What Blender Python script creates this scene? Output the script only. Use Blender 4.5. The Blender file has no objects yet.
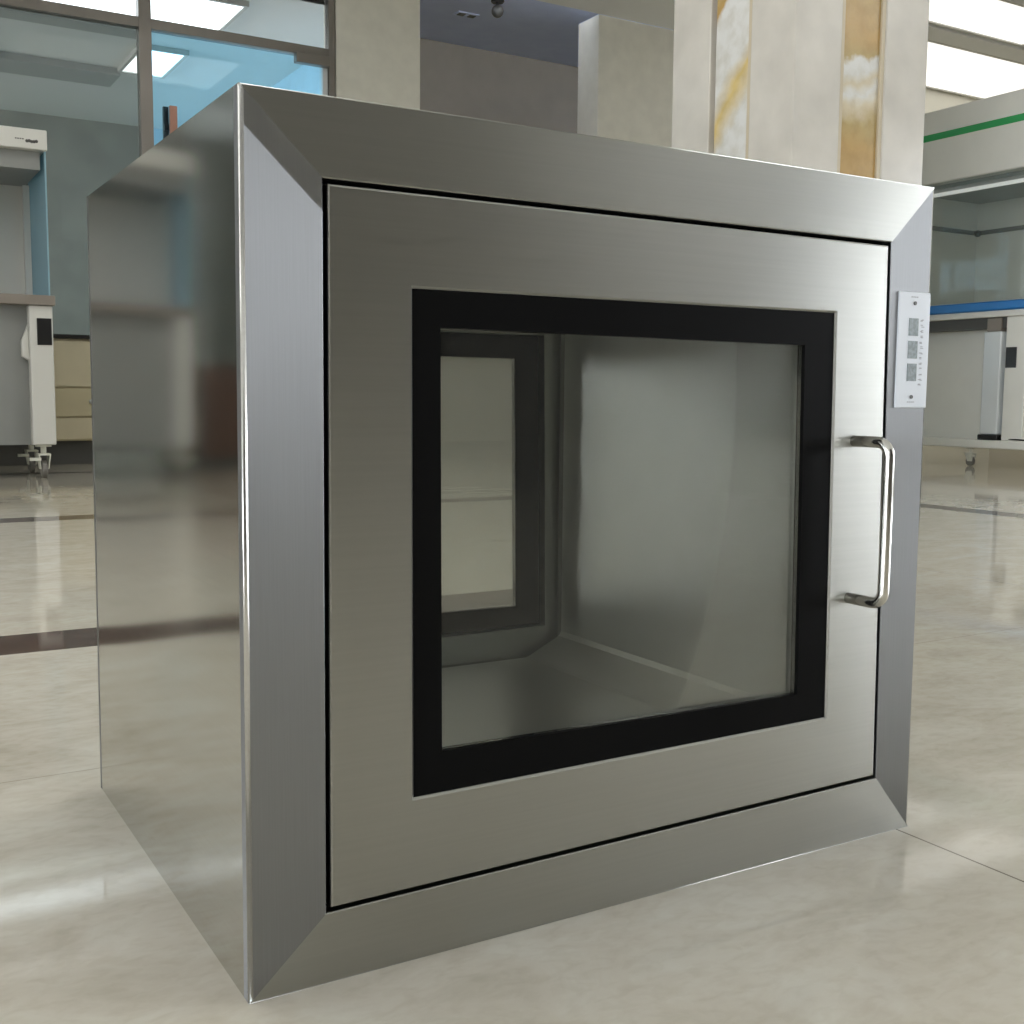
import bpy, bmesh, math, random
from mathutils import Vector
random.seed(4)
S = bpy.context.scene
COL = S.collection
PI = math.pi

# ------------------------------------------------------------------ helpers
class MB:
    def __init__(s): s.bm = bmesh.new()
    def box(s, x0, x1, y0, y1, z0, z1):
        v = [s.bm.verts.new((x, y, z)) for z in (z0, z1) for y in (y0, y1) for x in (x0, x1)]
        for f in ((0,2,3,1),(4,5,7,6),(0,1,5,4),(2,6,7,3),(0,4,6,2),(1,3,7,5)):
            s.bm.faces.new([v[i] for i in f])
        return s
    def hexa(s, a, b):
        """two matching quads a (front) and b (back) -> closed block"""
        A = [s.bm.verts.new(p) for p in a]; B = [s.bm.verts.new(p) for p in b]
        s.bm.faces.new(A); s.bm.faces.new(B[::-1])
        for i in range(4):
            j = (i+1) % 4
            s.bm.faces.new([A[j], A[i], B[i], B[j]])
        return s
    def cyl(s, p0, p1, r, n=20, r1=None):
        p0, p1 = Vector(p0), Vector(p1); d = (p1-p0).normalized()
        u = d.orthogonal().normalized(); w = d.cross(u); r1 = r if r1 is None else r1
        A = [s.bm.verts.new(p0+(u*math.cos(t)+w*math.sin(t))*r) for t in [2*PI*i/n for i in range(n)]]
        B = [s.bm.verts.new(p1+(u*math.cos(t)+w*math.sin(t))*r1) for t in [2*PI*i/n for i in range(n)]]
        for i in range(n): s.bm.faces.new([A[i], A[(i+1)%n], B[(i+1)%n], B[i]])
        s.bm.faces.new(A[::-1]); s.bm.faces.new(B)
        return s
    def tube(s, pts, r, n=14):
        pts = [Vector(p) for p in pts]; rings = []
        ref = None
        for i, p in enumerate(pts):
            t = (pts[min(i+1, len(pts)-1)]-pts[max(i-1, 0)]).normalized()
            u = t.orthogonal().normalized() if ref is None else (ref - t*ref.dot(t)).normalized()
            ref = u; w = t.cross(u)
            rings.append([s.bm.verts.new(p+(u*math.cos(2*PI*k/n)+w*math.sin(2*PI*k/n))*r) for k in range(n)])
        for a, b in zip(rings, rings[1:]):
            for k in range(n): s.bm.faces.new([a[k], a[(k+1)%n], b[(k+1)%n], b[k]])
        s.bm.faces.new(rings[0][::-1]); s.bm.faces.new(rings[-1])
        return s
    def sphere(s, c, r, sc=(1,1,1), u=20, v=12):
        q = bmesh.ops.create_uvsphere(s.bm, u_segments=u, v_segments=v, radius=r)['verts']
        for x in q: x.co = Vector((x.co.x*sc[0]+c[0], x.co.y*sc[1]+c[1], x.co.z*sc[2]+c[2]))
        return s
    def lathe(s, c, prof, n=24, axis='z'):
        rings = []
        for r, h in prof:
            ring = []
            for k in range(n):
                t = 2*PI*k/n; a, b = r*math.cos(t), r*math.sin(t)
                o = (a, b, h) if axis == 'z' else ((h, a, b) if axis == 'x' else (a, h, b))
                ring.append(s.bm.verts.new((c[0]+o[0], c[1]+o[1], c[2]+o[2])))
            rings.append(ring)
        for a, b in zip(rings, rings[1:]):
            for k in range(n): s.bm.faces.new([a[k], a[(k+1)%n], b[(k+1)%n], b[k]])
        s.bm.faces.new(rings[0][::-1]); s.bm.faces.new(rings[-1])
        return s
    def build(s, name, m, parent=None, bevel=0, seg=2, smooth=False, local=True):
        bmesh.ops.recalc_face_normals(s.bm, faces=s.bm.faces)
        me = bpy.data.meshes.new(name)
        if parent is not None and local:
            off = Vector(world_loc(parent))
            for v in s.bm.verts: v.co -= off
        s.bm.to_mesh(me); s.bm.free()
        if smooth:
            for p in me.polygons: p.use_smooth = True
        me.materials.append(m)
        o = bpy.data.objects.new(name, me); COL.objects.link(o)
        if parent is not None: o.parent = parent
        if bevel:
            b = o.modifiers.new('bevel', 'BEVEL'); b.width = bevel; b.segments = seg; b.limit_method = 'ANGLE'; b.angle_limit = math.radians(40)
            b.harden_normals = True
            for p in me.polygons: p.use_smooth = True
        elif smooth:
            pass
        return o

def world_loc(o):
    l = Vector((0,0,0))
    while o is not None:
        l += o.location; o = o.parent
    return l

def thing(name, label, cat, loc=(0,0,0), group=None):
    o = bpy.data.objects.new(name, None); COL.objects.link(o); o.location = loc
    o.empty_display_size = .1
    o['label'] = label; o['category'] = cat
    if group: o['group'] = group
    return o
def struct(o, label=None, cat=None):
    o['kind'] = 'structure'
    if label: o['label'] = label
    if cat: o['category'] = cat
    return o
def tag(o, label, cat, group=None):
    o['label'] = label; o['category'] = cat
    if group: o['group'] = group
    return o
def lab(o, label): o['label'] = label; return o
def box(*a): return MB().box(*a)

# ------------------------------------------------------------------ materials
def newmat(name):
    m = bpy.data.materials.new(name); m.use_nodes = True
    nt = m.node_tree; b = nt.nodes['Principled BSDF']
    return m, nt, nt.nodes, nt.links, b
def N(nodes, t, **k):
    n = nodes.new(t)
    for a, v in k.items(): setattr(n, a, v)
    return n
def plain(name, col, rough=.5, metal=0, spec=.5, var=.04, scale=6, bump=0, emit=None, es=0):
    m, nt, ns, ls, b = newmat(name)
    g = N(ns, 'ShaderNodeNewGeometry')
    no = N(ns, 'ShaderNodeTexNoise'); no.inputs['Scale'].default_value = scale; no.inputs['Detail'].default_value = 5
    ls.new(g.outputs['Position'], no.inputs['Vector'])
    r = N(ns, 'ShaderNodeValToRGB')
    r.color_ramp.elements[0].position = .3; r.color_ramp.elements[1].position = .7
    r.color_ramp.elements[0].color = tuple(c*(1-var) for c in col)+(1,)
    r.color_ramp.elements[1].color = tuple(min(1, c*(1+var)) for c in col)+(1,)
    ls.new(no.outputs['Fac'], r.inputs['Fac']); ls.new(r.outputs['Color'], b.inputs['Base Color'])
    b.inputs['Roughness'].default_value = rough; b.inputs['Metallic'].default_value = metal
    b.inputs['Specular IOR Level'].default_value = spec
    if bump:
        bp = N(ns, 'ShaderNodeBump'); bp.inputs['Strength'].default_value = bump; bp.inputs['Distance'].default_value = .01
        ls.new(no.outputs['Fac'], bp.inputs['Height']); ls.new(bp.outputs['Normal'], b.inputs['Normal'])
    if emit:
        b.inputs['Emission Color'].default_value = emit+(1,); b.inputs['Emission Strength'].default_value = es
    return m

def steel(name, tangent, rough=.3, aniso=.85, col=(.44,.442,.415), brush=None, warp=0, warpscale=2.0, streak=.05, corner_refl=False):
    """brushed stainless; tangent = direction ACROSS the brush lines"""
    m, nt, ns, ls, b = newmat(name)
    g = N(ns, 'ShaderNodeNewGeometry')
    mp = N(ns, 'ShaderNodeVectorMath', operation='MULTIPLY')
    mp.inputs[1].default_value = brush or (200,200,200)
    ls.new(g.outputs['Position'], mp.inputs[0])
    no = N(ns, 'ShaderNodeTexNoise'); no.inputs['Scale'].default_value = 1; no.inputs['Detail'].default_value = 3
    ls.new(mp.outputs[0], no.inputs['Vector'])
    r = N(ns, 'ShaderNodeValToRGB'); r.color_ramp.elements[0].position = .25; r.color_ramp.elements[1].position = .75
    r.color_ramp.elements[0].color = tuple(c*(1-streak) for c in col)+(1,)
    r.color_ramp.elements[1].color = tuple(c*(1+streak) for c in col)+(1,)
    ls.new(no.outputs['Fac'], r.inputs['Fac']); ls.new(r.outputs['Color'], b.inputs['Base Color'])
    mr = N(ns, 'ShaderNodeMapRange'); mr.inputs['To Min'].default_value = rough*.9; mr.inputs['To Max'].default_value = rough*1.1
    ls.new(no.outputs['Fac'], mr.inputs['Value']); ls.new(mr.outputs['Result'], b.inputs['Roughness'])
    b.inputs['Metallic'].default_value = 1
    b.inputs['Anisotropic'].default_value = aniso
    if tangent is not None:
        c = N(ns, 'ShaderNodeCombineXYZ')
        for i in range(3): c.inputs[i].default_value = tangent[i]
        if corner_refl:
            # turned brush direction draws a dark reflection at the left rail's top corner
            sp = N(ns, 'ShaderNodeSeparateXYZ'); ls.new(g.outputs['Position'], sp.inputs[0])
            ma = N(ns, 'ShaderNodeMath', operation='MULTIPLY_ADD'); ls.new(sp.outputs['X'], ma.inputs[0]); ma.inputs[1].default_value = .94; ls.new(sp.outputs['Z'], ma.inputs[2])
            m2_ = N(ns, 'ShaderNodeMapRange'); m2_.inputs['From Min'].default_value = .625; m2_.inputs['From Max'].default_value = .629; ls.new(ma.outputs[0], m2_.inputs['Value'])
            lt = N(ns, 'ShaderNodeMath', operation='LESS_THAN'); lt.inputs[1].default_value = .07; ls.new(sp.outputs['X'], lt.inputs[0])
            mm = N(ns, 'ShaderNodeMath', operation='MULTIPLY'); ls.new(m2_.outputs['Result'], mm.inputs[0]); ls.new(lt.outputs[0], mm.inputs[1])
            mv = N(ns, 'ShaderNodeMix', data_type='VECTOR'); ls.new(mm.outputs[0], mv.inputs['Factor'])
            ls.new(c.outputs[0], mv.inputs[4]); mv.inputs[5].default_value = (0,0,1)
            ls.new(mv.outputs[1], b.inputs['Tangent'])
        else:
            ls.new(c.outputs[0], b.inputs['Tangent'])
    if warp:
        n2 = N(ns, 'ShaderNodeTexNoise'); n2.inputs['Scale'].default_value = warpscale; n2.inputs['Detail'].default_value = 0
        ls.new(g.outputs['Position'], n2.inputs['Vector'])
        b2 = N(ns, 'ShaderNodeBump'); b2.inputs['Strength'].default_value = 1; b2.inputs['Distance'].default_value = warp
        ls.new(n2.outputs['Fac'], b2.inputs['Height']); ls.new(b2.outputs['Normal'], b.inputs['Normal'])
    return m

def glass(name, tint, refl=1.0, haze=0.0, hazecol=(.5,.5,.48), milky=False):
    m = bpy.data.materials.new(name); m.use_nodes = True
    nt = m.node_tree; ns = nt.nodes; ls = nt.links; ns.clear()
    out = N(ns, 'ShaderNodeOutputMaterial'); mix = N(ns, 'ShaderNodeMixShader')
    tr = N(ns, 'ShaderNodeBsdfTransparent'); tr.inputs['Color'].default_value = tint+(1,)
    gl = N(ns, 'ShaderNodeBsdfGlossy'); gl.inputs['Roughness'].default_value = .02
    fr = N(ns, 'ShaderNodeFresnel'); fr.inputs['IOR'].default_value = 1.5
    mu = N(ns, 'ShaderNodeMath', operation='MULTIPLY'); mu.inputs[1].default_value = refl
    ls.new(fr.outputs[0], mu.inputs[0]); ls.new(mu.outputs[0], mix.inputs[0])
    ls.new(gl.outputs[0], mix.inputs[2])
    if haze:
        hz = N(ns, 'ShaderNodeMixShader'); hz.inputs[0].default_value = haze
        df = N(ns, 'ShaderNodeBsdfTranslucent' if milky else 'ShaderNodeBsdfDiffuse'); df.inputs['Color'].default_value = hazecol+(1,)
        ls.new(tr.outputs[0], hz.inputs[1]); ls.new(df.outputs[0], hz.inputs[2]); ls.new(hz.outputs[0], mix.inputs[1])
    else:
        ls.new(tr.outputs[0], mix.inputs[1])
    ls.new(mix.outputs[0], out.inputs['Surface'])
    return m

def marble_floor():
    m, nt, ns, ls, b = newmat('polished_marble_floor')
    g = N(ns, 'ShaderNodeNewGeometry'); sp = N(ns, 'ShaderNodeSeparateXYZ'); ls.new(g.outputs['Position'], sp.inputs[0])
    def math_(op, a, bb=None, c=None):
        n = N(ns, 'ShaderNodeMath', operation=op)
        for i, v in enumerate((a, bb, c)):
            if v is None: continue
            if isinstance(v, (int, float)): n.inputs[i].default_value = v
            else: ls.new(v, n.inputs[i])
        return n.outputs[0]
    X, Y = sp.outputs['X'], sp.outputs['Y']
    # cloudy cream marble
    st = N(ns, 'ShaderNodeVectorMath', operation='MULTIPLY'); st.inputs[1].default_value = (1.0, 1.7, 1.0); ls.new(g.outputs['Position'], st.inputs[0])
    n1 = N(ns, 'ShaderNodeTexNoise'); n1.inputs['Scale'].default_value = 7; n1.inputs['Detail'].default_value = 8; n1.inputs['Roughness'].default_value = .62; n1.inputs['Distortion'].default_value = .9
    n2 = N(ns, 'ShaderNodeTexNoise'); n2.inputs['Scale'].default_value = 45; n2.inputs['Detail'].default_value = 6; n2.inputs['Distortion'].default_value = .6
    ls.new(st.outputs[0], n1.inputs['Vector']); ls.new(st.outputs[0], n2.inputs['Vector'])
    r1 = N(ns, 'ShaderNodeValToRGB'); e = r1.color_ramp.elements
    e[0].position = .30; e[0].color = (.52,.485,.40,1); e[1].position = .66; e[1].color = (.635,.61,.53,1)
    k = e.new(.48); k.color = (.59,.55,.465,1)
    ls.new(n1.outputs['Fac'], r1.inputs['Fac'])
    r2 = N(ns, 'ShaderNodeValToRGB'); e = r2.color_ramp.elements
    e[0].position = .32; e[0].color = (.93,.92,.90,1); e[1].position = .55; e[1].color = (1,1,1,1)
    ls.new(n2.outputs['Fac'], r2.inputs['Fac'])
    mx = N(ns, 'ShaderNodeMix', data_type='RGBA', blend_type='MULTIPLY'); mx.inputs['Factor'].default_value = 1
    ls.new(r1.outputs['Color'], mx.inputs[6]); ls.new(r2.outputs['Color'], mx.inputs[7])
    # brown border bands
    def band(c, a0, a1):
        return math_('MULTIPLY', math_('GREATER_THAN', c, a0), math_('LESS_THAN', c, a1))
    bx = math_('LESS_THAN', X, 3.72)
    b1 = math_('MULTIPLY', band(Y, 1.285, 1.45), math_('LESS_THAN', X, 1.9))
    b2 = math_('MULTIPLY', band(Y, 3.40, 3.55), bx)
    b3 = math_('MULTIPLY', band(Y, 5.84, 5.93), bx)
    b4 = math_('MULTIPLY', band(X, 3.58, 3.72), band(Y, 1.285, 30))
    bb = math_('MAXIMUM', math_('MAXIMUM', b1, b2), math_('MAXIMUM', b3, b4))
    n3 = N(ns, 'ShaderNodeTexNoise'); n3.inputs['Scale'].default_value = 30; n3.inputs['Detail'].default_value = 6; ls.new(g.outputs['Position'], n3.inputs['Vector'])
    r3 = N(ns, 'ShaderNodeValToRGB'); e = r3.color_ramp.elements
    e[0].position = .35; e[0].color = (.055,.035,.028,1); e[1].position = .7; e[1].color = (.115,.07,.055,1)
    ls.new(n3.outputs['Fac'], r3.inputs['Fac'])
    m2 = N(ns, 'ShaderNodeMix', data_type='RGBA'); ls.new(bb, m2.inputs['Factor'])
    ls.new(mx.outputs[2], m2.inputs[6]); ls.new(r3.outputs['Color'], m2.inputs[7])
    # thin slab joints
    fx = math_('ABSOLUTE', math_('SUBTRACT', math_('FRACT', math_('DIVIDE', math_('ADD', X, 12.82), 1.5)), 0.0))
    jx = math_('LESS_THAN', fx, .0016)
    fy = math_('FRACT', math_('DIVIDE', math_('ADD', Y, 12.9), 1.5))
    jy = math_('MULTIPLY', math_('LESS_THAN', fy, .0010), .6)
    jj = math_('MAXIMUM', jx, jy)
    m3 = N(ns, 'ShaderNodeMix', data_type='RGBA'); ls.new(math_('MULTIPLY', jj, .8), m3.inputs['Factor'])
    ls.new(m2.outputs[2], m3.inputs[6]); m3.inputs[7].default_value = (.10,.08,.06,1)
    ls.new(m3.outputs[2], b.inputs['Base Color'])
    b.inputs['Roughness'].default_value = .06
    b.inputs['Specular IOR Level'].default_value = .34
    bp = N(ns, 'ShaderNodeBump'); bp.inputs['Strength'].default_value = .12; bp.inputs['Distance'].default_value = .003
    n4 = N(ns, 'ShaderNodeTexNoise'); n4.inputs['Scale'].default_value = 2.5; n4.inputs['Detail'].default_value = 1; ls.new(g.outputs['Position'], n4.inputs['Vector'])
    ls.new(n4.outputs['Fac'], bp.inputs['Height']); ls.new(bp.outputs['Normal'], b.inputs['Normal'])
    return m

def onyx(name, stops, zlo, zhi, slope, dist=.35, lean=0):
    """banded onyx slab: bands at the heights of its own veins, bent by noise"""
    m, nt, ns, ls, b = newmat(name)
    g = N(ns, 'ShaderNodeNewGeometry'); sp = N(ns, 'ShaderNodeSeparateXYZ'); ls.new(g.outputs['Position'], sp.inputs[0])
    n1 = N(ns, 'ShaderNodeTexNoise'); n1.inputs['Scale'].default_value = 4; n1.inputs['Detail'].default_value = 5; ls.new(g.outputs['Position'], n1.inputs['Vector'])
    ma = N(ns, 'ShaderNodeMath', operation='MULTIPLY_ADD'); ls.new(n1.outputs['Fac'], ma.inputs[0]); ma.inputs[1].default_value = dist; ls.new(sp.outputs['Z'], ma.inputs[2])
    my = N(ns, 'ShaderNodeMath', operation='MULTIPLY_ADD'); ls.new(sp.outputs['Y'], my.inputs[0]); my.inputs[1].default_value = slope; ls.new(ma.outputs[0], my.inputs[2])
    mr = N(ns, 'ShaderNodeMapRange'); mr.inputs['From Min'].default_value = zlo; mr.inputs['From Max'].default_value = zhi; ls.new(my.outputs[0], mr.inputs['Value'])
    r = N(ns, 'ShaderNodeValToRGB'); e = r.color_ramp.elements
    e[0].position = stops[0][0]; e[0].color = stops[0][1]+(1,); e[1].position = stops[-1][0]; e[1].color = stops[-1][1]+(1,)
    for p, c in stops[1:-1]:
        k = e.new(p); k.color = c+(1,)
    ls.new(mr.outputs['Result'], r.inputs['Fac'])
    n2 = N(ns, 'ShaderNodeTexNoise'); n2.inputs['Scale'].default_value = 14; n2.inputs['Detail'].default_value = 6; ls.new(g.outputs['Position'], n2.inputs['Vector'])
    r2 = N(ns, 'ShaderNodeValToRGB'); r2.color_ramp.elements[0].color = (.86,.84,.80,1); r2.color_ramp.elements[1].color = (1.0,1.0,1.0,1)
    r2.color_ramp.elements[0].position = .3; r2.color_ramp.elements[1].position = .6
    ls.new(n2.outputs['Fac'], r2.inputs['Fac'])
    mx = N(ns, 'ShaderNodeMix', data_type='RGBA', blend_type='MULTIPLY'); mx.inputs['Factor'].default_value = 1
    ls.new(r.outputs['Color'], mx.inputs[6]); ls.new(r2.outputs['Color'], mx.inputs[7]); ls.new(mx.outputs[2], b.inputs['Base Color'])
    b.inputs['Roughness'].default_value = .2
    return m

M = {}
M['floor'] = marble_floor()
M['ceiling'] = plain('ceiling_paint', (.90,.91,.90), .8, var=.01)
M['wall'] = plain('cream_wall', (.62,.58,.48), .55, var=.03, scale=3)
M['soffit'] = plain('grey_soffit', (.55,.56,.55), .7)
M['wall_light'] = plain('pale_cream_wall', (.82,.80,.70), .6, var=.02)
M['rear'] = plain('grey_brown_panelling', (.10,.09,.075), .5, var=.08)
M['pillar'] = plain('beige_stone', (.86,.845,.76), .35, var=.04, scale=9)
M['column'] = plain('cream_marble', (.66,.63,.575), .22, var=.07, scale=5)
M['column_trim'] = plain('column_trim_marble', (.62,.54,.40), .25, var=.05, scale=8)
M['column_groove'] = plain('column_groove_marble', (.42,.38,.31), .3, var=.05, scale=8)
AMB, AM2, WHT, CRM = (.52,.34,.125), (.50,.38,.17), (.76,.76,.74), (.70,.62,.46)
M['onyx_r'] = onyx('amber_onyx', [(0,AMB),(.36,AMB),(.45,AM2),(.52,CRM),(.56,WHT),(.60,CRM),(.64,WHT),(.68,WHT),(.70,AM2),(.78,AMB),(1,AM2)], 1.2+.175, 2.6+.175, 0)
M['onyx_l'] = onyx('white_onyx', [(0,WHT),(.30,WHT),(.34,CRM),(.40,(.72,.55,.22)),(.44,CRM),(.50,WHT),(.72,WHT),(.75,AMB),(.85,AM2),(.92,WHT),(1,WHT)], 1.4+.175+3.9*1.2, 2.9+.175+3.9*1.2, 1.2)
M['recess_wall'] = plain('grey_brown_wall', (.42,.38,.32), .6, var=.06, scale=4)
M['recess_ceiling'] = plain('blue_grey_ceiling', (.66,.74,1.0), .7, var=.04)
M['back_dark'] = plain('dark_grey_wall', (.50,.50,.46), .6, var=.12, scale=3)
M['back_light'] = plain('pale_blue_wall', (.66,.80,.88), .6, var=.05)
M['alu'] = plain('anodised_aluminium', (.27,.25,.23), .35, .6, var=.05)
M['alu_bright'] = plain('bright_aluminium', (.75,.78,.8), .3, .2, var=.02)
M['lamp'] = plain('luminous_panel', (.9,.9,.9), .5, emit=(1.0,.98,.94), es=.45)
M['lamp_added'] = plain('added_luminous_panel', (.9,.9,.9), .5, emit=(1.0,.98,.94), es=1.15)
M['lamp_cool'] = plain('cool_luminous_panel', (.9,.9,.9), .5, emit=(.86,.97,1.0), es=1.4)
M['lamp_tube'] = plain('fluorescent_tube', (.9,.9,.9), .5, emit=(1.0,.98,.94), es=.22)
M['white_enamel'] = plain('white_enamel', (.84,.84,.79), .35, var=.02)
M['white_paint'] = plain('white_powder_coat', (.68,.68,.64), .35, var=.02)
M['grey_paint'] = plain('grey_powder_coat', (.27,.28,.27), .45, var=.03)
M['dark_paint'] = plain('dark_grey_coat', (.09,.09,.085), .5, var=.05)
M['top_grey'] = plain('grey_brown_edge', (.26,.23,.20), .4, var=.05)
M['black'] = plain('black_plastic', (.012,.012,.013), .3, var=.1)
M['black_stone'] = plain('black_worktop', (.02,.02,.02), .25, var=.2)
M['cream_laminate'] = plain('cream_laminate', (.70,.63,.45), .45, var=.04)
M['cream_drawer'] = plain('cream_drawer_front', (.64,.57,.38), .45, var=.04)
M['green'] = plain('green_stripe_paint', (.03,.38,.11), .4, var=.08)
M['blue'] = plain('blue_edge_strip', (.015,.20,.58), .35, var=.05)
M['brown'] = plain('brown_wood', (.16,.085,.06), .4, var=.15, scale=10)
M['copper'] = plain('copper_bar', (.45,.24,.18), .3, .4, var=.05)
M['gloss_white'] = plain('gloss_white_plastic', (.72,.76,.78), .12, var=.02)
M['castor'] = plain('castor_grey', (.75,.75,.66), .4, var=.05)
M['rubber'] = plain('castor_rubber', (.22,.21,.19), .6, var=.05)
M['glass_clear'] = glass('clear_glass', (.96,.96,.97))
M['glass_grey'] = glass('grey_tinted_glass', (.65,.665,.655), .25)
M['glass_blue'] = glass('blue_tinted_glass', (.70,.90,1.0), .6)
M['glass_side'] = glass('bluish_side_glass', (.60,.85,.95), .4, .5, (.50,.74,.85))
M['glass_box'] = glass('hatch_glass', (.93,.95,.93), .5, .03, (.35,.35,.33))
M['glass_film'] = glass('filmed_glass', (.85,.85,.83), .5, .22, (.80,.79,.74), True)
M['sash'] = glass('sash_glass', (.95,.97,.96), .2, .10, (.4,.46,.44))
# steels: brush lines run along the member
M['st_v'] = steel('brushed_steel_upright', (1,0,0), .50, .88, col=(.31,.315,.318), brush=(900,900,12), corner_refl=True)
M['st_h'] = steel('brushed_steel_level', (0,0,1), .30, .8, brush=(6,350,350), streak=.03)
M['st_door'] = steel('brushed_steel_door', (0,0,1), .29, .72, brush=(6,350,350), streak=.03)
M['st_side'] = steel('satin_steel_side', (0,0,1), .09, .6, col=(.58,.58,.555), brush=(900,14,900), warp=.004, warpscale=2.2, streak=.04)
M['st_in'] = steel('steel_liner', (0,.02,1), .36, .3, col=(.60,.605,.59), brush=(20,20,20), streak=.03)
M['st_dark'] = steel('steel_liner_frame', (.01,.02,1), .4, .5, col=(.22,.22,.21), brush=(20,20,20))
M['st_handle'] = steel('polished_steel_rod', None, .16, 0, col=(.66,.65,.62), brush=(300,300,300))
M['st_edge'] = steel('polished_steel_bend', None, .22, 0, col=(.70,.70,.69), brush=(300,300,300))
M['gasket'] = plain('black_glass_border', (.006,.006,.006), .35, spec=.03, var=.1)
M['shadow_gap'] = plain('gap_shade_black', (.004,.004,.004), .7, spec=.1)
M['plate'] = plain('white_control_plate', (.66,.70,.76), .35, var=.01)
M['plate_mark'] = plain('grey_indicator', (.19,.23,.24), .4, var=.3, scale=300)
M['plate_ink'] = plain('faded_grey_ink', (.36,.38,.42), .5)

# ------------------------------------------------------------------ setting
struct(box(-7, 10.5, -10, 12.2, -.1, 0).build('floor', M['floor']))
CZ = 3.55
struct(box(-7, 10.5, -10, 7.2, CZ, CZ+.1).build('ceiling', M['ceiling']))
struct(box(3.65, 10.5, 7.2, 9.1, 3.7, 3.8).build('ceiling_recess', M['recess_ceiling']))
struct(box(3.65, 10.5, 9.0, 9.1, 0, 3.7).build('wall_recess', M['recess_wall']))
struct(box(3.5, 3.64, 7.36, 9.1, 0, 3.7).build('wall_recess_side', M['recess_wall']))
struct(box(-4, 3.5, 7.3, 12.2, 3.26, 3.36).build('ceiling_back_room', M['ceiling']))
struct(box(-4.1, 3.5, 7.3, 7.36, 3.26, 3.6).build('wall_bulkhead', M['ceiling']))
struct(box(-4, 2.78, 12.0, 12.1, 0, 3.26).build('wall_back_room', M['back_dark']))
struct(box(2.78, 3.5, 12.0, 12.1, 0, 3.26).build('wall_back_room_pale', M['back_light']))
struct(box(3.38, 3.5, 7.36, 12.0, 0, 3.26).build('wall_back_room_right', M['back_light']))
struct(box(-7, 2.94, 7.14, 7.26, 3.5, 3.549).build('trim_1', M['wall']))
struct(box(6.4, 10.5, 7.2, 7.3, 0, CZ).build('wall_back', M['wall_light']))
struct(MB().box(-4.1, -4, 7.3, 12.0, 0, .35).box(-4.1, -4, 7.3, 12.0, 3.3, 3.5).box(-4.1, -4, 7.3, 7.7, .35, 3.3).box(-4.1, -4, 11.7, 12.0, .35, 3.3).build('wall_back_room_left', M['wall']))
struct(MB().box(-7, -6.0, 7.2, 7.3, 0, CZ).box(-4.5, -4.1, 7.2, 7.3, 0, CZ).box(-6.0,-4.5,7.2,7.3,0,.35).box(-6.0,-4.5,7.2,7.3,3.3,CZ).build('wall_back_left', M['recess_wall']))
w9 = bpy.data.objects.new('window_12', None); COL.objects.link(w9); w9.location = (-5.25, 7.25, .35); w9['kind'] = 'structure'  # added unseen window, its daylight gives the chamber wall a highlight
MB().box(-6.0,-5.94,7.22,7.28,.35,3.3).box(-4.56,-4.5,7.22,7.28,.35,3.3).box(-5.94,-4.56,7.22,7.28,.35,.41).box(-5.94,-4.56,7.22,7.28,3.24,3.3).build('window_frame', M['white_paint'], w9)
box(-5.94,-4.56,7.247,7.253,.41,3.24).build('pane', M['glass_clear'], w9)
lw = MB().box(-7.1, -7, -10, 7.3, 0, .35).box(-7.1, -7, -10, 7.3, 3.3, CZ).box(-7.1, -7, .8, 7.3, .35, 3.3).box(-7.1, -7, -10, -9.6, .35, 3.3)
struct(lw.build('wall_left', M['recess_wall']))
# ceiling beams
struct(box(3.8, 10.5, 5.88, 6.12, 3.50, 3.549).build('trim_2', M['ceiling']))
struct(box(8.95, 9.35, -10, 5.88, 3.50, 3.549).build('trim_3', M['grey_paint']))  # grey coat stands in for the shade on this beam's side
# rear wall (behind the camera) and right wall with window bays
struct(box(-7, 10.5, -10.1, -10, 0, CZ).build('wall_rear', M['rear']))
struct(box(-1.3, 3.0, -4.3, -4.2, 0, CZ).build('wall_added_screen', M['rear']))  # added unseen screen wall, darkens what the hatch door reflects
rw = MB().box(10.5, 10.6, -10, 12.2, 0, .35).box(10.5, 10.6, -10, 12.2, 3.3, CZ).box(10.5, 10.6, 1.0, 12.2, .35, 3.3).box(10.5, 10.6, -10, -9.9, .35, 3.3)
struct(rw.build('wall_right', M['wall']))
def bay(n, x, sg, y0, y1):
    w = bpy.data.objects.new('window_%d' % n, None); COL.objects.link(w); w.location = (x+.05*sg, (y0+y1)/2, .35); w['kind'] = 'structure'
    def bx_(a0, a1, *r): return (min(x+a0*sg, x+a1*sg), max(x+a0*sg, x+a1*sg))+r
    f = MB()
    f.box(*bx_(0,.08,y0,y0+.06,.35,3.3)).box(*bx_(0,.08,y1-.06,y1,.35,3.3)).box(*bx_(0,.08,y0+.06,y1-.06,.35,.42)).box(*bx_(0,.08,y0+.06,y1-.06,3.22,3.3))
    f.box(*bx_(.02,.06,(y0+y1)/2-.02,(y0+y1)/2+.02,.42,3.22))
    f.build('window_frame', M['white_paint'], w)
    box(*bx_(.035,.041,y0+.06,y1-.06,.42,3.22)).build('pane', M['glass_clear'], w)
for i in range(4): bay(i+2, 10.5, 1, -9.9+2.725*i, -9.9+2.725*(i+1))
bay(10, -4.0, -1, 7.7, 9.7); bay(11, -4.0, -1, 9.7, 11.7)  # added unseen windows, let daylight in to brighten the back room
for i in range(4): bay(i+6, -7.0, -1, -9.6+2.6*i, -9.6+2.6*(i+1))
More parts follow.
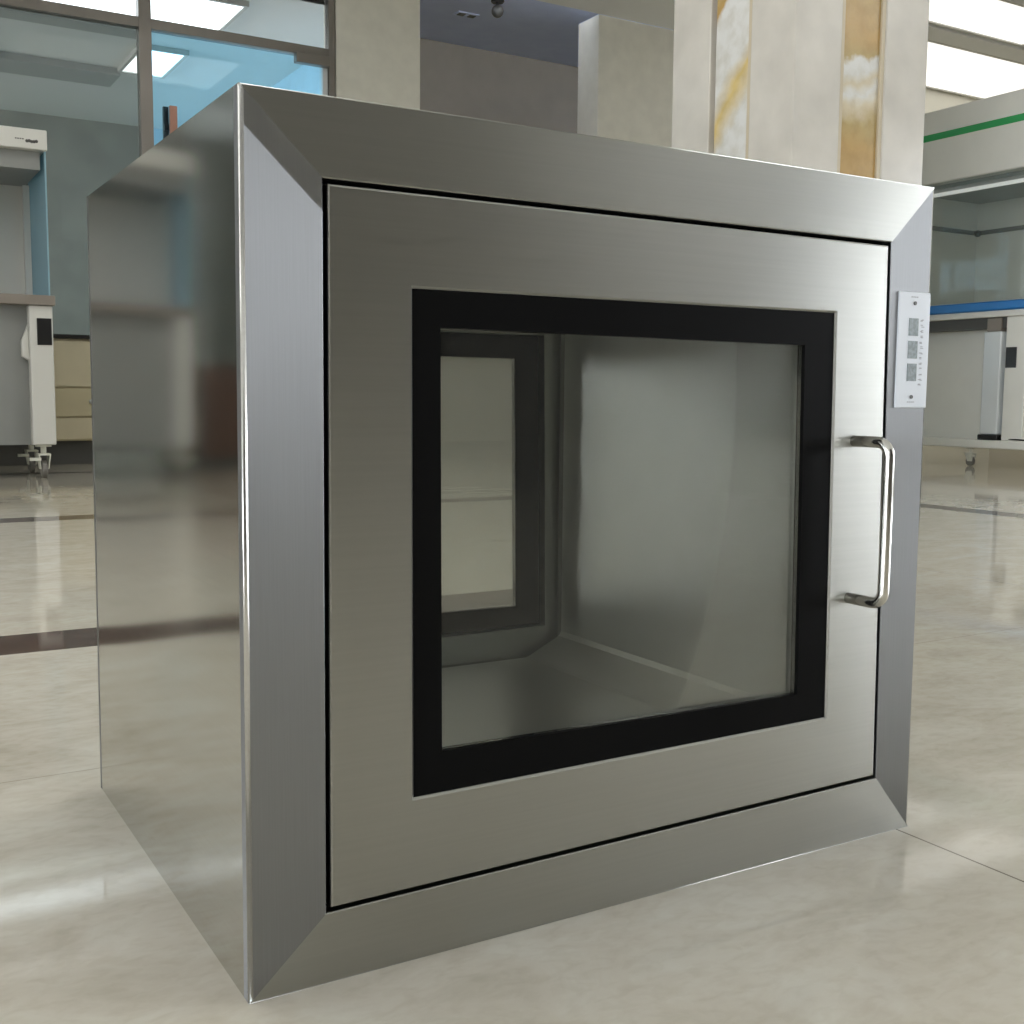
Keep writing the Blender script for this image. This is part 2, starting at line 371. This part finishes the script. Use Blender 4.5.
# glass partition: fixed lights + door
PY = 7.2
w1 = bpy.data.objects.new('window_1', None); COL.objects.link(w1); w1.location = (0, PY, 0); w1['kind'] = 'structure'
f = MB()
for x0, x1 in ((-4.1,-4.02),(-3.5,-3.42),(-1.8,-1.72),(-.1,-.02),(1.60,1.682)):
    f.box(x0, x1, PY-.04, PY+.04, 0, 3.5)
f.box(2.925, 2.975, PY-.04, PY+.04, 0, 3.5)
f.build('window_frame', M['alu'], w1, bevel=.003)
box(-4.1, 2.97, PY-.036, PY+.036, 2.83, 2.895).build('transom', M['alu'], w1)
px = (-4.02,-3.5,-3.42,-1.8,-1.72,-.1,-.02,1.6)
for i in range(0, 8, 2):
    box(px[i], px[i+1], PY-.004, PY+.004, .0, 2.83).build('pane', M['glass_grey'], w1)
for i in range(0, 8, 2):
    box(px[i], px[i+1], PY-.004, PY+.004, 2.895, 3.5).build('pane', M['glass_clear'], w1)
box(1.682, 2.925, PY-.004, PY+.004, 2.895, 3.5).build('pane', M['glass_clear'], w1)
d1 = bpy.data.objects.new('door_1', None); COL.objects.link(d1); d1.location = (2.3, PY, 0); d1['kind'] = 'structure'
box(1.69, 2.88, PY-.006, PY+.006, .02, 2.825).build('glass_leaf', M['glass_blue'], d1)
MB().box(2.88, 2.918, PY-.03, PY+.03, .02, 2.825).build('edge_shine', M['alu_bright'], d1, bevel=.002)  # pale strip stands in for the shine along the glass door's edge
MB().box(2.66, 2.915, PY-.10, PY-.037, 2.755, 2.825).build('door_closer', M['alu'], d1, bevel=.006)
h = MB().box(1.765, 1.80, PY+.03, PY+.06, .9, 2.36).box(1.765, 1.80, PY+.006, PY+.03, 1.0, 1.04).box(1.765, 1.80, PY+.006, PY+.03, 2.2, 2.24)
lab(h.build('door_handle', M['black'], d1, bevel=.003), 'black pull bar behind the glass')
h = MB().box(1.785, 1.835, PY-.06, PY-.03, .9, 2.35).box(1.795, 1.825, PY-.03, PY-.006, 1.0, 1.04).box(1.795, 1.825, PY-.03, PY-.006, 2.2, 2.24)
lab(h.build('door_handle', M['copper'], d1, bevel=.003), 'copper pull bar in front of the glass')

# pillars
p = thing('wall_pillar', 'plain beige stone pillar beside the glass door', 'pillar', (3.31,PY,0))
box(2.98, 3.65, PY-.04, PY+.2, 0, 3.549).build('shaft', M['pillar'], p, bevel=.006)
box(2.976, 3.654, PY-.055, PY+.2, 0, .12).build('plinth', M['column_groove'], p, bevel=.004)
p = thing('wall_pillar', 'plain beige stone pillar between dark recess and marble column', 'pillar', (5.8,PY,0))
box(5.29, 6.4, PY, PY+.3, 0, 3.549).build('shaft', M['pillar'], p, bevel=.006)
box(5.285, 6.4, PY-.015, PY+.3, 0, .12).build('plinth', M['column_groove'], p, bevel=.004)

# marble column with onyx inlays
cx0, cy0, cw = 3.823, 3.43, .94
p = thing('marble_column', 'square cream marble column with amber onyx inlay strips', 'column', (cx0+cw/2, cy0+cw/2, 0))
q = .05
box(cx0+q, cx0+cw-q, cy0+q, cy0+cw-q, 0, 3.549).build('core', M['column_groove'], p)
a = .315
k = MB()
for sx in (0, 1):
    for sy in (0, 1):
        x0 = cx0 if sx == 0 else cx0+cw-a; y0 = cy0 if sy == 0 else cy0+cw-a
        k = MB().box(x0, x0+a, y0, y0+a, 0, 3.549)
        # hollow not needed: corner pier stands proud of the core by 5 cm
        k.build('corner_pier', M['column'], p, bevel=.008)
xm = cx0+cw/2; ym = cy0+cw/2
def inlay(ax, at, c, sgn, m, tl, tr):
    if ax == 'y':
        box(c-.135, c+.135, at, at+.03*sgn, .15, 3.549).build('onyx_inlay', m, p) if sgn > 0 else box(c-.135, c+.135, at+.03*sgn, at, .15, 3.549).build('onyx_inlay', m, p)
inl = .02
lab(box(xm-.13, xm+.13, cy0+inl, cy0+q, 0, 3.549).build('onyx_inlay', M['onyx_r'], p), 'amber onyx strip with a white band')
lab(box(cx0+inl, cx0+q, ym-.13, ym+.13, 0, 3.549).build('onyx_inlay', M['onyx_l'], p), 'white onyx strip with thin amber veins')
box(xm-.13, xm+.13, cy0+cw-q, cy0+cw-inl, 0, 3.549).build('onyx_inlay', M['onyx_r'], p)
box(cx0+cw-q, cx0+cw-inl, ym-.13, ym+.13, 0, 3.549).build('onyx_inlay', M['onyx_r'], p)
for c in (xm-.143, xm+.143):
    box(c-.012, c+.012, cy0+.008, cy0+q, 0, 3.549).build('inlay_trim', M['column_trim'], p)
for c in (ym-.143,):
    box(cx0+.008, cx0+q, c-.012, c+.012, 0, 3.549).build('inlay_trim', M['column_trim'], p)

# ceiling lights of the back room (seen through the glass)
struct(box(-3.99, 2.0, 8.50, 8.72, 3.20, 3.259).build('trim_4', M['soffit']))
struct(box(-3.99, 2.06, 9.85, 10.3, 3.20, 3.259).build('trim_5', M['soffit']))
def lamp(name, label, x0, x1, y0, y1, z, m, group):
    t = thing(name, label, 'ceiling light', ((x0+x1)/2, (y0+y1)/2, z), group)
    box(x0, x1, y0, y1, z-.03, z-.012).build('diffuser', m, t)
    f = MB().box(x0-.03, x0, y0-.03, y1+.03, z-.04, z).box(x1, x1+.03, y0-.03, y1+.03, z-.04, z).box(x0, x1, y0-.03, y0, z-.04, z).box(x0, x1, y1, y1+.03, z-.04, z)
    f.build('lamp_frame', M['white_paint'], t)
    return t
lamp('ceiling_light', 'long luminous ceiling panel behind glass partition, nearer of the two', -3.0, 2.45, 7.60, 8.42, 3.26, M['lamp_cool'], 'ceiling panels behind the glass')
lamp('ceiling_light', 'long luminous ceiling panel behind glass partition, farther and shorter of the two', 2.06, 2.40, 9.03, 9.80, 3.26, M['lamp_cool'], 'ceiling panels behind the glass')
# hall ceiling lights
lamp('ceiling_light', 'wide bright ceiling panel between beam and cream wall at upper right', 6.9, 10.4, 6.18, 7.15, CZ, M['lamp'], 'hall ceiling panels')
lamp('ceiling_light', 'wide bright ceiling panel on the camera side of the beam', 6.6, 8.8, 5.2, 5.82, CZ, M['lamp'], 'hall ceiling panels')
for x in (-5.4, 6.4):  # unseen panels, added to light the hall
    for y in (-8.0, -4.0, 0.2):
        lamp('ceiling_light', 'square unseen ceiling panel added overhead to light the hall', x, x+1.2, y, y+1.2, CZ, M['lamp_added'], 'added square light panels overhead')

lamp('ceiling_light', 'large unseen light panel added between marble column and glass partition', 1.3, 3.2, 3.3, 4.35, CZ, M['lamp_added'], 'added light panels above the steel box')  # unseen panel, added to brighten the column's left face
for x in (-1.0,):  # unseen panels, added as fill for floor and background
    for y in (.4, 2.4):
        lamp('ceiling_light', 'large unseen light panel added high above the steel box', x, x+2.0, y, y+1.3, CZ, M['lamp_added'], 'added light panels above the steel box')
# camera dome and vent in the recess
t = thing('dome_camera', 'small dark round camera hanging under the blue-grey recess ceiling', 'camera', (4.65,7.75,3.7))
MB().lathe((4.65,7.75,3.7), [(.05,-.02),(.055,-.012),(.055,0)], 20).build('mount', M['black'], t)
MB().cyl((4.65,7.75,3.64),(4.65,7.75,3.69),.012).build('stem', M['black'], t)
MB().sphere((4.65,7.75,3.61),.05).build('dome', M['dark_paint'], t, smooth=True)
t = thing('ceiling_vent', 'small dark slotted vent in the blue-grey recess ceiling', 'vent', (4.6,8.2,3.7))
box(4.5,4.7,8.15,8.25,3.692,3.7).build('backing', M['recess_ceiling'], t)
for i in range(2): box(4.52+i*.1,4.58+i*.1,8.17,8.23,3.688,3.692).build('slot', M['dark_paint'], t)

# ------------------------------------------------------------------ the pass box
BW, BD, BH = .697, .535, .649
pb = thing('pass_box', 'brushed stainless steel pass box with glass hatch door standing on marble floor', 'pass box', (BW/2, BD/2, 0))
TL, TR, BL, BR = (0.001,.649), (.6965,.648), (-.002,0), (.698,0)
iTL, iTR, iBL, iBR = (.060,.5925), (.638,.591), (.058,.055), (.647,.060)
dp = .005
def P(c, y): return (c[0], y, c[1])
def member(name, quad, m, yf, yb, round_edge=None, rr=.004):
    """mitred frame member; quad listed outer-a, outer-b, inner-b, inner-a; outer edge rolled over"""
    mb = MB(); bm = mb.bm
    mb.hexa([P(c, yf) for c in quad], [P(c, yb) for c in quad])
    return mb
def frame(yf, yb, mir=False):
    fl = (lambda c: c)
    quads = [('left', (TL, BL, iBL, iTL), 'st_v'), ('right', (BR, TR, iTR, iBR), 'st_v'), ('top', (TR, TL, iTL, iTR), 'st_h'), ('bottom', (BL, BR, iBR, iBL), 'st_h')]
    for n, qd, m in quads:
        # rounded outer edge: extra strip profile
        mb = MB(); bm = mb.bm
        R = .0032 if n in ('left', 'right') else .0010; sgn = 1 if yb > yf else -1
        (a, b_, c, d) = [Vector((v[0], 0, v[1])) for v in qd]
        inward = ((d-a)+(c-b_))/2; ed = (b_-a).normalized(); inward = (inward-ed*inward.dot(ed)).normalized()
        prof = []
        for i in range(6):
            t = i/5*PI/2
            prof.append((R*(1-math.sin(t)), R*(1-math.cos(t))))     # (inward offset, depth)
        prof = [(R*(1-math.cos(t)), R*(1-math.sin(t))) for t in [i/5*PI/2 for i in range(6)]]   # from side face to front face
        rows = []
        def at(off, dep):
            wa = off/(d-a).dot(inward); wb = off/(c-b_).dot(inward)
            A = a+(d-a)*wa; B = b_+(c-b_)*wb
            return (A.x, yf+sgn*dep, A.z), (B.x, yf+sgn*dep, B.z)
        pts = [at(0, abs(yb-yf))]+[at(o_, dd) for o_, dd in prof]
        wi = ((d-a).dot(inward)+(c-b_).dot(inward))/2
        e = .0008
        for o_, dd in ((wi-e, 0), (wi, e), (wi, abs(yb-yf))):
            f1 = o_/wi
            A = a+(d-a)*f1; B = b_+(c-b_)*f1
            pts.append(((A.x, yf+sgn*dd, A.z), (B.x, yf+sgn*dd, B.z)))
        V = [(bm.verts.new(A), bm.verts.new(B)) for A, B in pts]
        for k in range(len(V)):
            n2 = (k+1) % len(V)
            bm.faces.new([V[k][0], V[k][1], V[n2][1], V[n2][0]])
        bm.faces.new([v[0] for v in V]); bm.faces.new([v[1] for v in V][::-1])
        o = mb.build('frame_rail', M[m], pb)
        o.data.materials.append(M['st_edge'])
        for i, pl in enumerate(o.data.polygons):
            pl.use_smooth = i in (1,2,3,4,5)
            if n in ('left','right') and pl.use_smooth: pl.material_index = 1
        o['label'] = {'left':'upright mitred rail at the hinge side','right':'upright mitred rail at the handle side','top':'level mitred rail along the top','bottom':'level mitred rail along the floor'}[n]
frame(0, .012)
# outer shell (open box: left, right, top, bottom sheets) starting behind the rails
sh = MB()
y0, y1 = .012, BD-.012
sh.hexa([(-.002,y0,0),(.001,y0,.649),(0.001,y1,.649),(-.002,y1,0)], [(.0,y0,0),(.003,y0,.649),(0.003,y1,.649),(0,y1,0)])
lab(sh.build('side_panel', M['st_side'], pb), 'left side sheet mirroring the room')
box(.6955,.6975,y0,y1,0,.648).build('side_panel', M['st_side'], pb)
box(.003,.6955,y0,y1,.646,.6485).build('top_panel', M['st_side'], pb)
box(.003,.6955,y0,y1,0,.002).build('bottom_panel', M['st_side'], pb)
frame(BD, BD-.012)
# chamber liner: walls with curved floor fillets
ix0, ix1, iz0, iz1 = .105, .590, .096, .535
ly0, ly1 = .040, BD-.040
r = .006
lin = MB(); bm = lin.bm
sec = []
for cx, cz, a0 in ((ix1-r, iz1-r, 0), (ix0+r, iz1-r, 90)):
    for i in range(5):
        t = math.radians(a0+90*i/4); sec.append((cx+r*math.cos(t), cz+r*math.sin(t)))
sec += [(ix0, iz0+.030), (ix0+.004, iz0+.024), (ix0+.05, iz0+.002), (ix0+.056, iz0), (ix1-.056, iz0), (ix1-.05, iz0+.002), (ix1-.004, iz0+.024), (ix1, iz0+.030)]
ra = [bm.verts.new((x, ly0, z)) for x, z in sec]; rb = [bm.verts.new((x, ly1, z)) for x, z in sec]
n = len(sec)
for i in range(n): bm.faces.new([ra[i], rb[i], rb[(i+1)%n], ra[(i+1)%n]])
o = lin.build('chamber_liner', M['st_in'], pb)
es = o.modifiers.new('thick', 'SOLIDIFY'); es.thickness = .0015; es.offset = 1
# jamb frames behind both doors (dark rebate)
def ring(x0,x1,z0,z1,X0,X1,Z0,Z1,ya,yb):
    return MB().box(x0,X0,ya,yb,z0,z1).box(X1,x1,ya,yb,z0,z1).box(X0,X1,ya,yb,z0,Z0).box(X0,X1,ya,yb,Z1,z1)
ring(.004,.6945,.003,.6455,ix0+.0,ix1-.0,iz0+.0,iz1-.0,.030,.040).build('door_jamb', M['st_dark'], pb)
ring(.004,.6945,.003,.6455,ix0+.0,ix1-.0,iz0+.0,iz1-.0,BD-.040,BD-.030).build('door_jamb', M['st_dark'], pb)
# near-black ring painting in the shade of the gap round the doors
ring(.055,.650,.052,.596,.068,.630,.066,.585,.0125,.0295).build('gap_shade', M['shadow_gap'], pb)
ring(.055,.650,.052,.596,.068,.630,.066,.585,BD-.0295,BD-.0125).build('gap_shade', M['shadow_gap'], pb)

def door(yf, sgn, front=True):
    """steel leaf with glazed opening; yf = outer face, sgn = direction into the box"""
    g = .0035
    oTL, oTR, oBL, oBR = (iTL[0]+g, iTL[1]-g), (iTR[0]-g, iTR[1]-g), (iBL[0]+g, iBL[1]+g), (iBR[0]-g, iBR[1]+g)
    wTL, wTR, wBL, wBR = (.130,.520), (.567,.521), (.131,.131), (.573,.133)
    mb = MB(); bm = mb.bm
    O = [oTL, oBL, oBR, oTR]; I = [wTL, wBL, wBR, wTR]
    def ringv(cs, d): return [bm.verts.new((c[0], yf+sgn*d, c[1])) for c in cs]
    def shrink(cs, e, out=False):
        mx_ = sum(c[0] for c in cs)/4; mz_ = sum(c[1] for c in cs)/4
        return [(c[0]+(e if c[0] < mx_ else -e), c[1]+(e if c[1] < mz_ else -e)) for c in cs]
    e = .0018
    rings_ = [ringv(O, .026), ringv(O, e), ringv(shrink(O, e*.3), e*.3), ringv(shrink(O, e), 0), ringv(shrink(I, -e), 0), ringv(I, e), ringv(I, .006), ringv(I, .026)]
    for a_, b_ in zip(rings_, rings_[1:]+rings_[:1]):
        for i in range(4): bm.faces.new([a_[i], a_[(i+1)%4], b_[(i+1)%4], b_[i]])
    lf = mb.build('door', M['st_door'], pb)
    lf['label'] = 'front hatch door, brushed steel' if front else 'rear hatch door opposite, brushed steel'
    # black enamelled border of the pane
    B = [(.154,.492), (.156,.164), (.536,.160), (.531,.490)]
    mb = MB(); bm = mb.bm
    s = lambda cs, e_: shrink(cs, e_)
    R0 = [bm.verts.new((c[0], yf+sgn*.0022, c[1])) for c in s(I, .0002)]
    R1 = [bm.verts.new((c[0], yf+sgn*.0022, c[1])) for c in B]
    R2 = [bm.verts.new((c[0], yf+sgn*.0115, c[1])) for c in B]
    R3 = [bm.verts.new((c[0], yf+sgn*.0115, c[1])) for c in s(I, .0002)]
    for a_, b_ in ((R0,R1),(R1,R2),(R2,R3),(R3,R0)):
        for i in range(4): bm.faces.new([a_[i], a_[(i+1)%4], b_[(i+1)%4], b_[i]])
    mb.build('glass_border', M['gasket'], lf)
    mb = MB()
    c_ = shrink(B, .0003)
    mb.hexa([(c[0], yf+sgn*.006, c[1]) for c in c_], [(c[0], yf+sgn*.010, c[1]) for c in c_])
    o = mb.build('window_glass', M['glass_box'] if front else M['glass_film'], lf)
    if not front: o['label'] = 'rear pane still covered by milky film'
    return lf
df = door(0, 1, True)
dr = door(BD, -1, False)
# bow handle
def handle(par, yf, sgn, x, z0, z1, L=.043):
    pts = [(x, yf, z1)]
    rr = .013
    for i in range(7):
        t = i/6*PI/2
        pts.append((x+.0, yf+sgn*(L-rr+rr*math.sin(t)), z1-rr+rr*math.cos(t)))
    for i in range(7):
        t = i/6*PI/2
        pts.append((x, yf+sgn*(L-rr+rr*math.cos(t)), z0+rr-rr*math.sin(t)))
    pts.append((x, yf, z0))
    mb = MB().tube(pts, .0054, 16)
    o = mb.build('handle', M['st_handle'], par, smooth=True); o['label'] = 'bow handle of round steel rod'
    mb = MB()
    return o
hd = handle(df, 0, -1, .597, .249, .401)
handle(dr, BD, 1, .597, .249, .401)
# hinges are concealed; interlock plate on the right rail
pl = box(.6495,.6945,-.0022,-.0001,.4325,.5455).build('control_plate', M['plate'], pb, bevel=.0015)
pl['label'] = 'narrow white interlock plate with grey marks'
for z in (.5345,.4435):
    MB().cyl((.6715,-.0034,z),(.6715,-.0022,z),.0018,16).build('screw', M['dark_paint'], pl)
for z in (.5115,.4895,.4675):
    box(.6645,.6775,-.0028,-.0022,z-.0085,z+.0085).build('indicator', M['plate_mark'], pl)
ink = MB()
random.seed(9)
for z0 in [.4555+.0052*i for i in range(13)]:
    for j in range(3):
        x = .6835+random.uniform(-.0015,.0015); zz = z0+random.uniform(-.001,.001)
        ink.box(x-.0016, x+.0016, -.00235, -.0022, zz-.0004, zz+.0004)
for z in (.5405,.4385):
    cp = MB()
    for j in range(4): cp.box(.6665+.0026*j, .6682+.0026*j, -.00235, -.0022, z-.0006, z+.0006)
    cp.build('caption', M['plate_ink'], pl)
lab(ink.build('lettering', M['plate_ink'], pl), 'tiny faded grey lettering')

# ------------------------------------------------------------------ left clean bench
def castor(par, x, y, s=1, m='castor'):
    c = MB().cyl((x,y,.12*s),(x,y,.17*s),.014*s).box(x-.035*s,x+.035*s,y-.035*s,y+.035*s,.160*s,.17*s)
    c.hexa([(x-.030*s,y-.045*s,.12*s),(x-.022*s,y-.03*s,.045*s),(x-.022*s,y+.02*s,.045*s),(x-.030*s,y+.045*s,.12*s)],[(x-.024*s,y-.045*s,.12*s),(x-.016*s,y-.03*s,.045*s),(x-.016*s,y+.02*s,.045*s),(x-.024*s,y+.045*s,.12*s)])
    c.hexa([(x+.030*s,y-.045*s,.12*s),(x+.022*s,y-.03*s,.045*s),(x+.022*s,y+.02*s,.045*s),(x+.030*s,y+.045*s,.12*s)],[(x+.024*s,y-.045*s,.12*s),(x+.016*s,y-.03*s,.045*s),(x+.016*s,y+.02*s,.045*s),(x+.024*s,y+.045*s,.12*s)])
    c.box(x-.03*s,x+.03*s,y-.045*s,y+.045*s,.116*s,.124*s)
    c.box(x-.075*s,x-.02*s,y-.06*s,y-.03*s,.09*s,.105*s)
    o = c.build('castor', M[m], par)
    MB().lathe((x,y,.045*s), [(.030*s,-.015*s),(.0435*s,-.011*s),(.0435*s,.011*s),(.030*s,.015*s)], 24, 'x').build('wheel', M['rubber'], o)
    return o
cb = thing('clean_bench', 'white and grey wheeled laminar flow bench at left edge', 'clean bench', (-.35,5.8,0))
X0, X1, Y0, Y1 = -1.45, .75, 5.5, 6.15
hood = MB().box(X0, X1, Y0, Y1, 1.65, 1.75)
hood.build('hood', M['white_paint'], cb, bevel=.006)
box(X0+.03, X1-.03, Y0+.05, Y1, 1.56, 1.65).build('filter_housing', M['grey_paint'], cb)
box(X0+.02, X1-.02, Y1-.05, Y1, .93, 1.56).build('back_panel', M['white_paint'], cb)
for x0, x1 in ((X1-.012, X1-.004), (X0+.004, X0+.012)):
    box(x0, x1, Y0+.03, Y1-.05, .93, 1.65).build('side_glass', M['glass_side'], cb)
for x0, x1 in ((X1-.045, X1-.013), (X0+.013, X0+.045)):
    box(x0, x1, Y1-.10, Y1-.05, .93, 1.56).build('corner_post', M['white_paint'], cb)
box(X0-.01, X1+.012, Y0-.02, Y1, .88, .93).build('worktop', M['top_grey'], cb, bevel=.004)
for x0, x1 in ((.635,.75), (X0,X0+.115)):
    lg = box(x0, x1, Y0, Y1-.1, .17, .88).build('leg', M['white_paint'], cb, bevel=.008)
    if x0 > 0:
        c = lab(box(.672,.742, Y0-.006, Y0, .68, .815).build('control_panel', M['black'], lg, bevel=.002), 'black control panel with buttons')
        hk = MB().hexa([(.60,Y0+.02,.62),(.60,Y0+.02,.70),(.636,Y0+.02,.79),(.636,Y0+.02,.60)],[(.60,Y0+.10,.62),(.60,Y0+.10,.70),(.636,Y0+.10,.79),(.636,Y0+.10,.60)])
        hk.build('socket_cover', M['white_paint'], lg, bevel=.006)
    for y in (Y0+.06, Y1-.17): castor(cb, (x0+x1)/2, y)
box(X0+.115, .635, Y0+.06, Y0+.08, .17, .88).build('modesty_panel', M['grey_paint'], cb)
box(X0+.115, .635, Y1-.16, Y1-.10, .14, .18).build('stretcher', M['dark_paint'], cb)
mk = MB()
for i in range(5):
    mk.cyl((.655+.011*i, Y0-.0015, 1.688+.002*math.sin(i*2)), (.655+.011*i, Y0, 1.688+.002*math.sin(i*2)), .008, 12)
for i in range(4):
    mk.box(.60+.011*i, .607+.011*i, Y0-.0012, Y0, 1.693, 1.699)
lab(mk.build('logo_mark', M['dark_paint'], cb), 'small dark maker mark')
# low cream cabinet behind the bench
cc = thing('base_cabinet', 'low cream base cabinet with small drawer behind the left bench', 'cabinet', (.9,6.9,0))
box(-.6, 2.0, 6.62, 7.14, .145, .765).build('body', M['cream_laminate'], cc, bevel=.003)
box(-.57, 1.97, 6.67, 7.14, .0, .145).build('toe_kick', M['dark_paint'], cc)
for i, x in enumerate((-.585, .06, .705, 1.35)):
    dd = box(x, x+.625, 6.602, 6.62, .295, .465).build('drawer', M['cream_drawer'], cc, bevel=.003)
    MB().sphere((x+.425,6.59,.385),.014).cyl((x+.425,6.602,.385),(x+.425,6.592,.385),.006).build('knob', M['alu_bright'], dd, smooth=True)
    box(x, x+.625, 6.602, 6.62, .475, .75).build('cabinet_door', M['cream_laminate'], cc, bevel=.003)
    box(x, x+.625, 6.602, 6.62, .155, .285).build('drawer', M['cream_laminate'], cc, bevel=.003)
tag(box(-.62, 2.02, 6.59, 7.14, .766, .79).build('worktop', M['black_stone'], None, bevel=.003), 'thin black worktop lying on the low cream cabinet', 'worktop')
# brown side cabinet mirrored in the steel
bc = thing('side_cabinet', 'narrow brown wooden cabinet mirrored in the left side of the steel box', 'cabinet', (-2.1,6.9,0))
box(-2.35,-1.85,6.7,7.1,.05,.66).build('body', M['brown'], bc, bevel=.004)
box(-2.32,-1.88,6.72,7.1,0,.05).build('toe_kick', M['dark_paint'], bc)
box(-2.34,-1.86,6.682,6.7,.07,.64).build('cabinet_door', M['brown'], bc, bevel=.003)

# ------------------------------------------------------------------ right biosafety cabinet
rc = thing('biosafety_cabinet', 'large white laboratory cabinet with green stripe and blue sill at right edge', 'safety cabinet', (6.65,3.9,0))
RX, RB, RY0, RY1 = 6.2, 7.08, 2.9, 4.85
box(RX, RX+.10, RY0, RY1, 1.885, 2.365).build('fascia', M['white_enamel'], rc, bevel=.01)
box(RX-.003, RX, RY0, RY1, 2.168, 2.212).build('stripe', M['green'], rc)
box(RX+.10, RB, RY0, RY1, 1.90, 2.33).build('blower_housing', M['grey_paint'], rc)
box(RX+.10, RB-.05, RY0+.04, RY1-.04, 1.86, 1.90).build('diffuser_grille', M['grey_paint'], rc)
MB().cyl((RX+.2,RY0+.1,1.845),(RX+.2,RY1-.1,1.845),.013).build('light_tube', M['lamp_tube'], rc, smooth=True)
box(RB-.05, RB, RY0, RY1, 1.07, 1.90).build('back_panel', M['white_enamel'], rc)
for y0, y1 in ((RY0, RY0+.03), (RY1-.03, RY1)):
    box(RX+.02, RB-.05, y0, y1, 1.07, 1.90).build('end_panel', M['white_enamel'], rc)
k = MB().box(RB-.062, RB-.05, RY0+.03, RY1-.03, 1.635, 1.665).box(RX+.10, RB-.05, RY1-.042, RY1-.03, 1.635, 1.665)
lab(k.build('inner_rail', M['dark_paint'], rc), 'dark rail round the inside')
MB().sphere((RB-.08, RY1-.06, 1.645), .025).build('nozzle', M['black'], rc, smooth=True)
box(RX+.012, RX+.018, RY0+.02, RY1-.02, 1.075, 1.885).build('sash', M['sash'], rc)
box(RX-.02, RX+.06, RY0, RY1, 1.01, 1.07).build('sill', M['blue'], rc, bevel=.012)
box(RX, RB, RY0, RY1, .97, 1.01).build('work_tray', M['white_enamel'], rc, bevel=.004)
box(RX+.04, RB-.04, RY0+.02, RY1-.02, .90, .97).build('tray_frame', M['dark_paint'], rc)
box(RX+.16, RX+.20, RY0, RY1, .18, .90).build('front_panel', M['white_enamel'], rc)
box(RX+.0, RX+.14, RY0, RY1, .125, .18).build('foot_bar', M['white_enamel'], rc, bevel=.01)
box(RX+.14, RB, RY1-.08, RY1, .125, .18).build('foot_bar', M['white_enamel'], rc, bevel=.01)
box(RX+.14, RB, RY0, RY0+.08, .125, .18).build('foot_bar', M['white_enamel'], rc, bevel=.01)
lg = box(RX+.03, RX+.15, 3.80, 3.95, .18, .97).build('leg', M['white_enamel'], rc, bevel=.006)
lab(box(RX+.022, RX+.03, 3.865, 3.94, .645, .775).build('control_panel', M['black'], lg, bevel=.002), 'black control panel')
box(RX+.7, RX+.78, 3.80, 3.95, .18, .97).build('leg', M['white_enamel'], rc, bevel=.006)
for y in (4.20, 3.10, 4.75): castor(rc, RX+.07, y, .73)
castor(rc, RX+.80, 3.90, .73)
# glossy upright unit standing on the bar
ap = lab(box(6.215,6.345,3.972,4.105,.215,.88).build('upright_unit', M['gloss_white'], rc, bevel=.012), 'slim glossy white upright unit')
box(6.205,6.35,3.965,4.11,.18,.215).build('foot', M['black'], ap, bevel=.005)
box(6.225,6.335,3.985,4.09,.88,.965).build('cap', M['top_grey'], ap, bevel=.004)
cab = MB().tube([(6.24,3.965,.195),(6.235,3.90,.19),(6.225,3.78,.188),(6.24,3.6,.19),(6.22,3.35,.188)], .005, 8)
cab.build('cord', M['black'], ap, smooth=True)

# ------------------------------------------------------------------ light
w = bpy.data.worlds.new('world'); S.world = w; w.use_nodes = True
bg = w.node_tree.nodes['Background']; bg.inputs['Color'].default_value = (.93,.97,1.0,1); bg.inputs['Strength'].default_value = 5.0
for n_, X_, y0_, y1_, d_ in (('right', 10.64, -9.9, 1.0, (-1,0,0)), ('left', -7.14, -9.6, .8, (1,0,0)), ('left', -4.14, 7.7, 11.7, (1,0,0))):
    pt = bpy.data.lights.new('daylight_portal', 'AREA'); pt.shape = 'RECTANGLE'; pt.size = 2.95; pt.size_y = y1_-y0_
    pt.cycles.is_portal = True
    po = bpy.data.objects.new('daylight_portal', pt); COL.objects.link(po)
    po.location = (X_, (y0_+y1_)/2, 1.825)
    zz = -Vector(d_); xx = Vector((0,0,1)); yy = zz.cross(xx)
    from mathutils import Matrix
    m_ = Matrix((xx, yy, zz)).transposed().to_4x4(); m_.translation = po.location; po.matrix_world = m_

# ------------------------------------------------------------------ camera
cam = bpy.data.cameras.new('camera'); co = bpy.data.objects.new('camera', cam); COL.objects.link(co)
cam.sensor_width = 36; cam.lens = 1140.7425/1024*36; cam.clip_start = .02
yaw, pit, rol = [math.radians(v) for v in (30.7562, 5.8156, .4621)]
fw = Vector((math.sin(yaw)*math.cos(pit), math.cos(yaw)*math.cos(pit), -math.sin(pit)))
rt = Vector((math.cos(yaw), -math.sin(yaw), 0)); up = rt.cross(fw)
R_ = rt*math.cos(rol)+up*math.sin(rol); U_ = up*math.cos(rol)-rt*math.sin(rol)
from mathutils import Matrix
mt = Matrix((R_, U_, -fw)).transposed().to_4x4(); mt.translation = Vector((-.2432,-.7728,.4414))
co.matrix_world = mt
S.camera = co
S.view_settings.view_transform = 'Standard'; S.view_settings.look = 'None'
S.view_settings.exposure = 1.22; S.view_settings.gamma = 1
S.cycles.max_bounces = 10; S.cycles.diffuse_bounces = 5; S.cycles.glossy_bounces = 6; S.cycles.transparent_max_bounces = 16
S.cycles.use_denoising = True; S.cycles.sample_clamp_indirect = 8
S.cycles.caustics_reflective = False; S.cycles.caustics_refractive = False
